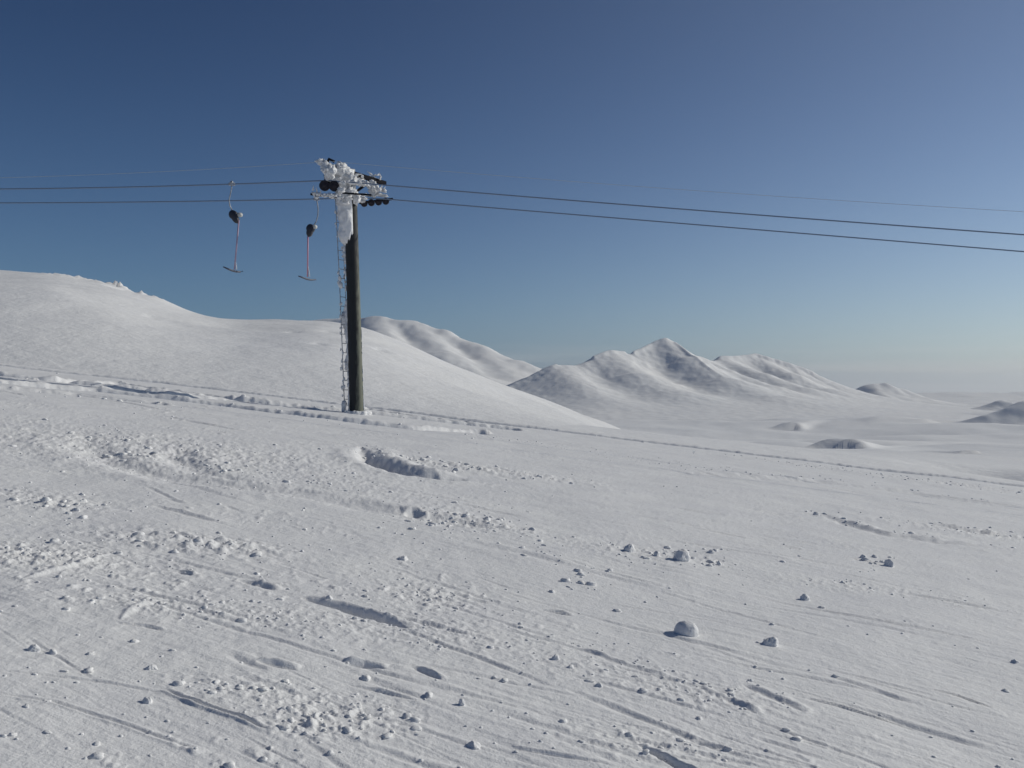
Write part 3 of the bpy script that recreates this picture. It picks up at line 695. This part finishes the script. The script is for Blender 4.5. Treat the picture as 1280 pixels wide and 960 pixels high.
def chunk_mesh(w, h, seed, sharp):
    bm = bmesh.new(); bmesh.ops.create_icosphere(bm, subdivisions=4, radius=1)
    r = random.Random(seed)
    cuts = [(Vector((r.uniform(-1, 1), r.uniform(-1, 1), r.uniform(-.4, 1))).normalized(), r.uniform(.62, .9)) for _ in range(9)]
    for v in bm.verts:
        n = v.co.copy(); k = 1.0
        if sharp:
            for c, d in cuts:
                q = n.dot(c)
                if q * k > d: k = d / q
        k *= 1 + (.13 if sharp else .05) * mnoise.fractal(n * 3 + Vector((seed, 0, 0)), 1, 2, 4)
        k *= 1 + (.09 if sharp else .04) * mnoise.fractal(n * 9 + Vector((seed, 5, 0)), 1, 2, 2)
        v.co = Vector((n.x * w / 2 * k, n.y * w / 2 * k * .9, n.z * h * .62 * k + h * .3))
    me = bpy.data.meshes.new('snow_chunk'); bm.to_mesh(me); bm.free(); return me
for i, (px, py, w, hr, lb, sh) in enumerate(CH):
    x, y = G(px, py); y += .02; d = y; wm = w / F * d * 1.05; hm = wm * hr
    me = chunk_mesh(wm, hm, i * 3 + 1, i != 2)
    o = link('snow_chunk', me, None, M['snow']); o.location = (x, y, float(H([x], [y])[0]) - .01); o.rotation_euler = (0, 0, i * 1.3)
    tag(o, lb, 'snow chunk', 'loose snow chunks on the slope')

# crumbs: thousands of small bits strewn over the slope, one mesh
def crumbs():
    r = random.Random(5); pts = []
    def add(x, y, s): pts.append((x, y, s))
    for i in range(9000):                  # thin general scatter, denser to the left
        y = 1 / r.uniform(1 / 30, 1 / 3.6); x = r.uniform(-.62, .62) * y
        if r.random() < .03 + (.04 if x < .05 * y else 0): add(x, y, .006 + .016 * r.random() ** 4 + .0006 * y)
    for px, py, rx, ry, h in PATCH:
        cx, cy = G(px, py)
        for k in range(int(10 + 22 * rx)): add(r.gauss(cx, rx * .6), r.gauss(cy, ry * .6), .008 + h * .42 * r.random() ** 3)
    for pts_, w, dp, bf, bn, ro in TR[:-2]:
        gp = [G(*p) for p in pts_]
        for a, b in zip(gp[:-1], gp[1:]):
            n = int(math.hypot(a[0] - b[0], a[1] - b[1]) * 12 * (.2 + ro))
            for k in range(n):
                t = r.random(); add(a[0] + (b[0] - a[0]) * t + r.gauss(0, w), a[1] + (b[1] - a[1]) * t + w * 2.2 + abs(r.gauss(0, w * 2)), .006 + min(w * .3, .035) * r.random() ** 3)
    for pts_, w, dp, bf, bn, ro in RUTS:
        gp = [G(*p) for p in pts_]
        for a, b in zip(gp[:-1], gp[1:]):
            for k in range(int(abs(a[0] - b[0]) * 4 * (.2 + ro))):
                t = r.random(); add(a[0] + (b[0] - a[0]) * t, a[1] + (b[1] - a[1]) * t + r.gauss(0, .35), .015 + .05 * r.random() ** 3)
    for px0, px1, py in ((770, 910, 695), (510, 630, 655), (700, 740, 724), (650, 700, 682), (1070, 1120, 704)):
        for k in range(int((px1 - px0) * .33)):
            x, y = G(r.uniform(px0, px1), r.gauss(py, 8)); add(x, y, .008 + .03 * r.random() ** 2.5)
    A = np.array([p for p in pts if 3.3 < p[1] < 34.6]); n = len(A); g = np.random.RandomState(3)
    bm = bmesh.new(); bmesh.ops.create_icosphere(bm, subdivisions=1, radius=1); bm.verts.ensure_lookup_table()
    V = np.array([v.co[:] for v in bm.verts]); T = np.array([[v.index for v in f.verts] for f in bm.faces]); bm.free()
    # small ones 20 triangles, the larger ones 80
    t = (1 + 5 ** .5) / 2
    bm = bmesh.new(); bmesh.ops.create_icosphere(bm, subdivisions=2, radius=1); V2 = np.array([v.co[:] for v in bm.verts]); T2 = np.array([[v.index for v in f.verts] for f in bm.faces]); bm.free()
    big = A[:, 2] * F / A[:, 1] > 3.0
    vs = []; fs = []; off = 0
    zz = H(A[:, 0], A[:, 1])
    for sel, VV, TT in ((~big, V, T), (big, V2, T2)):
        a = A[sel]; z = zz[sel]; m = len(a)
        if not m: continue
        rad = 1 + g.uniform(-.32, .32, (m, len(VV), 1))
        sc = np.stack([g.uniform(.8, 1.5, m), g.uniform(.8, 1.3, m), g.uniform(.35, .8, m)], -1)[:, None, :] * a[:, 2][:, None, None]
        q = VV[None] * rad * sc; an = g.uniform(0, 6.28, m)[:, None]
        x = q[..., 0] * np.cos(an) - q[..., 1] * np.sin(an); y = q[..., 0] * np.sin(an) + q[..., 1] * np.cos(an)
        q = np.stack([x + a[:, 0][:, None], y + a[:, 1][:, None], q[..., 2] + z[:, None] + a[:, 2][:, None] * .15], -1)
        vs.append(q.reshape(-1, 3)); fs.append((TT[None] + (np.arange(m) * len(VV))[:, None, None] + off).reshape(-1, 3)); off += m * len(VV)
    vs = np.concatenate(vs); fs = np.concatenate(fs).astype(np.int32)
    me = bpy.data.meshes.new('snow_crumbs'); me.vertices.add(len(vs)); me.vertices.foreach_set('co', vs.reshape(-1).astype(np.float32))
    me.loops.add(fs.size); me.loops.foreach_set('vertex_index', fs.reshape(-1)); me.polygons.add(len(fs)); me.polygons.foreach_set('loop_start', np.arange(0, fs.size, 3, dtype=np.int32))
    me.update(calc_edges=True); o = link('snow_crumbs', me, None, M['snow'], False)
    print('crumbs', n, 'tris', len(fs))
    tag(o, 'white crumbs of broken snow strewn over the groomed slope', 'snow crumbs', None, 'stuff')
crumbs()

# ------------------------------------------------------------------ haze
HAZE = 0.00005
if HAZE:
    bm = bmesh.new(); bmesh.ops.create_cube(bm, size=1)
    for v in bm.verts: v.co = Vector((v.co.x * 350000, v.co.y * 44000, -140 + (v.co.z + .5) * 460))
    hz = bm_obj('haze', bm, None, None, False); hz['kind'] = 'stuff'
    m = bpy.data.materials.new('haze_air'); m.use_nodes = True; t = m.node_tree; t.nodes.clear()
    o_ = t.nodes.new('ShaderNodeOutputMaterial'); pv = t.nodes.new('ShaderNodeVolumePrincipled'); pv.inputs['Density'].default_value = HAZE
    pv.inputs['Anisotropy'].default_value = .45; pv.inputs['Color'].default_value = (.93, .95, 1, 1); t.links.new(pv.outputs[0], o_.inputs['Volume']); hz.data.materials.append(m)
print('tris', sum(sum(len(p.vertices) - 2 for p in o.data.polygons) if len(o.data.polygons) < 50000 else 2 * len(o.data.polygons) for o in S.objects if o.type == 'MESH'))
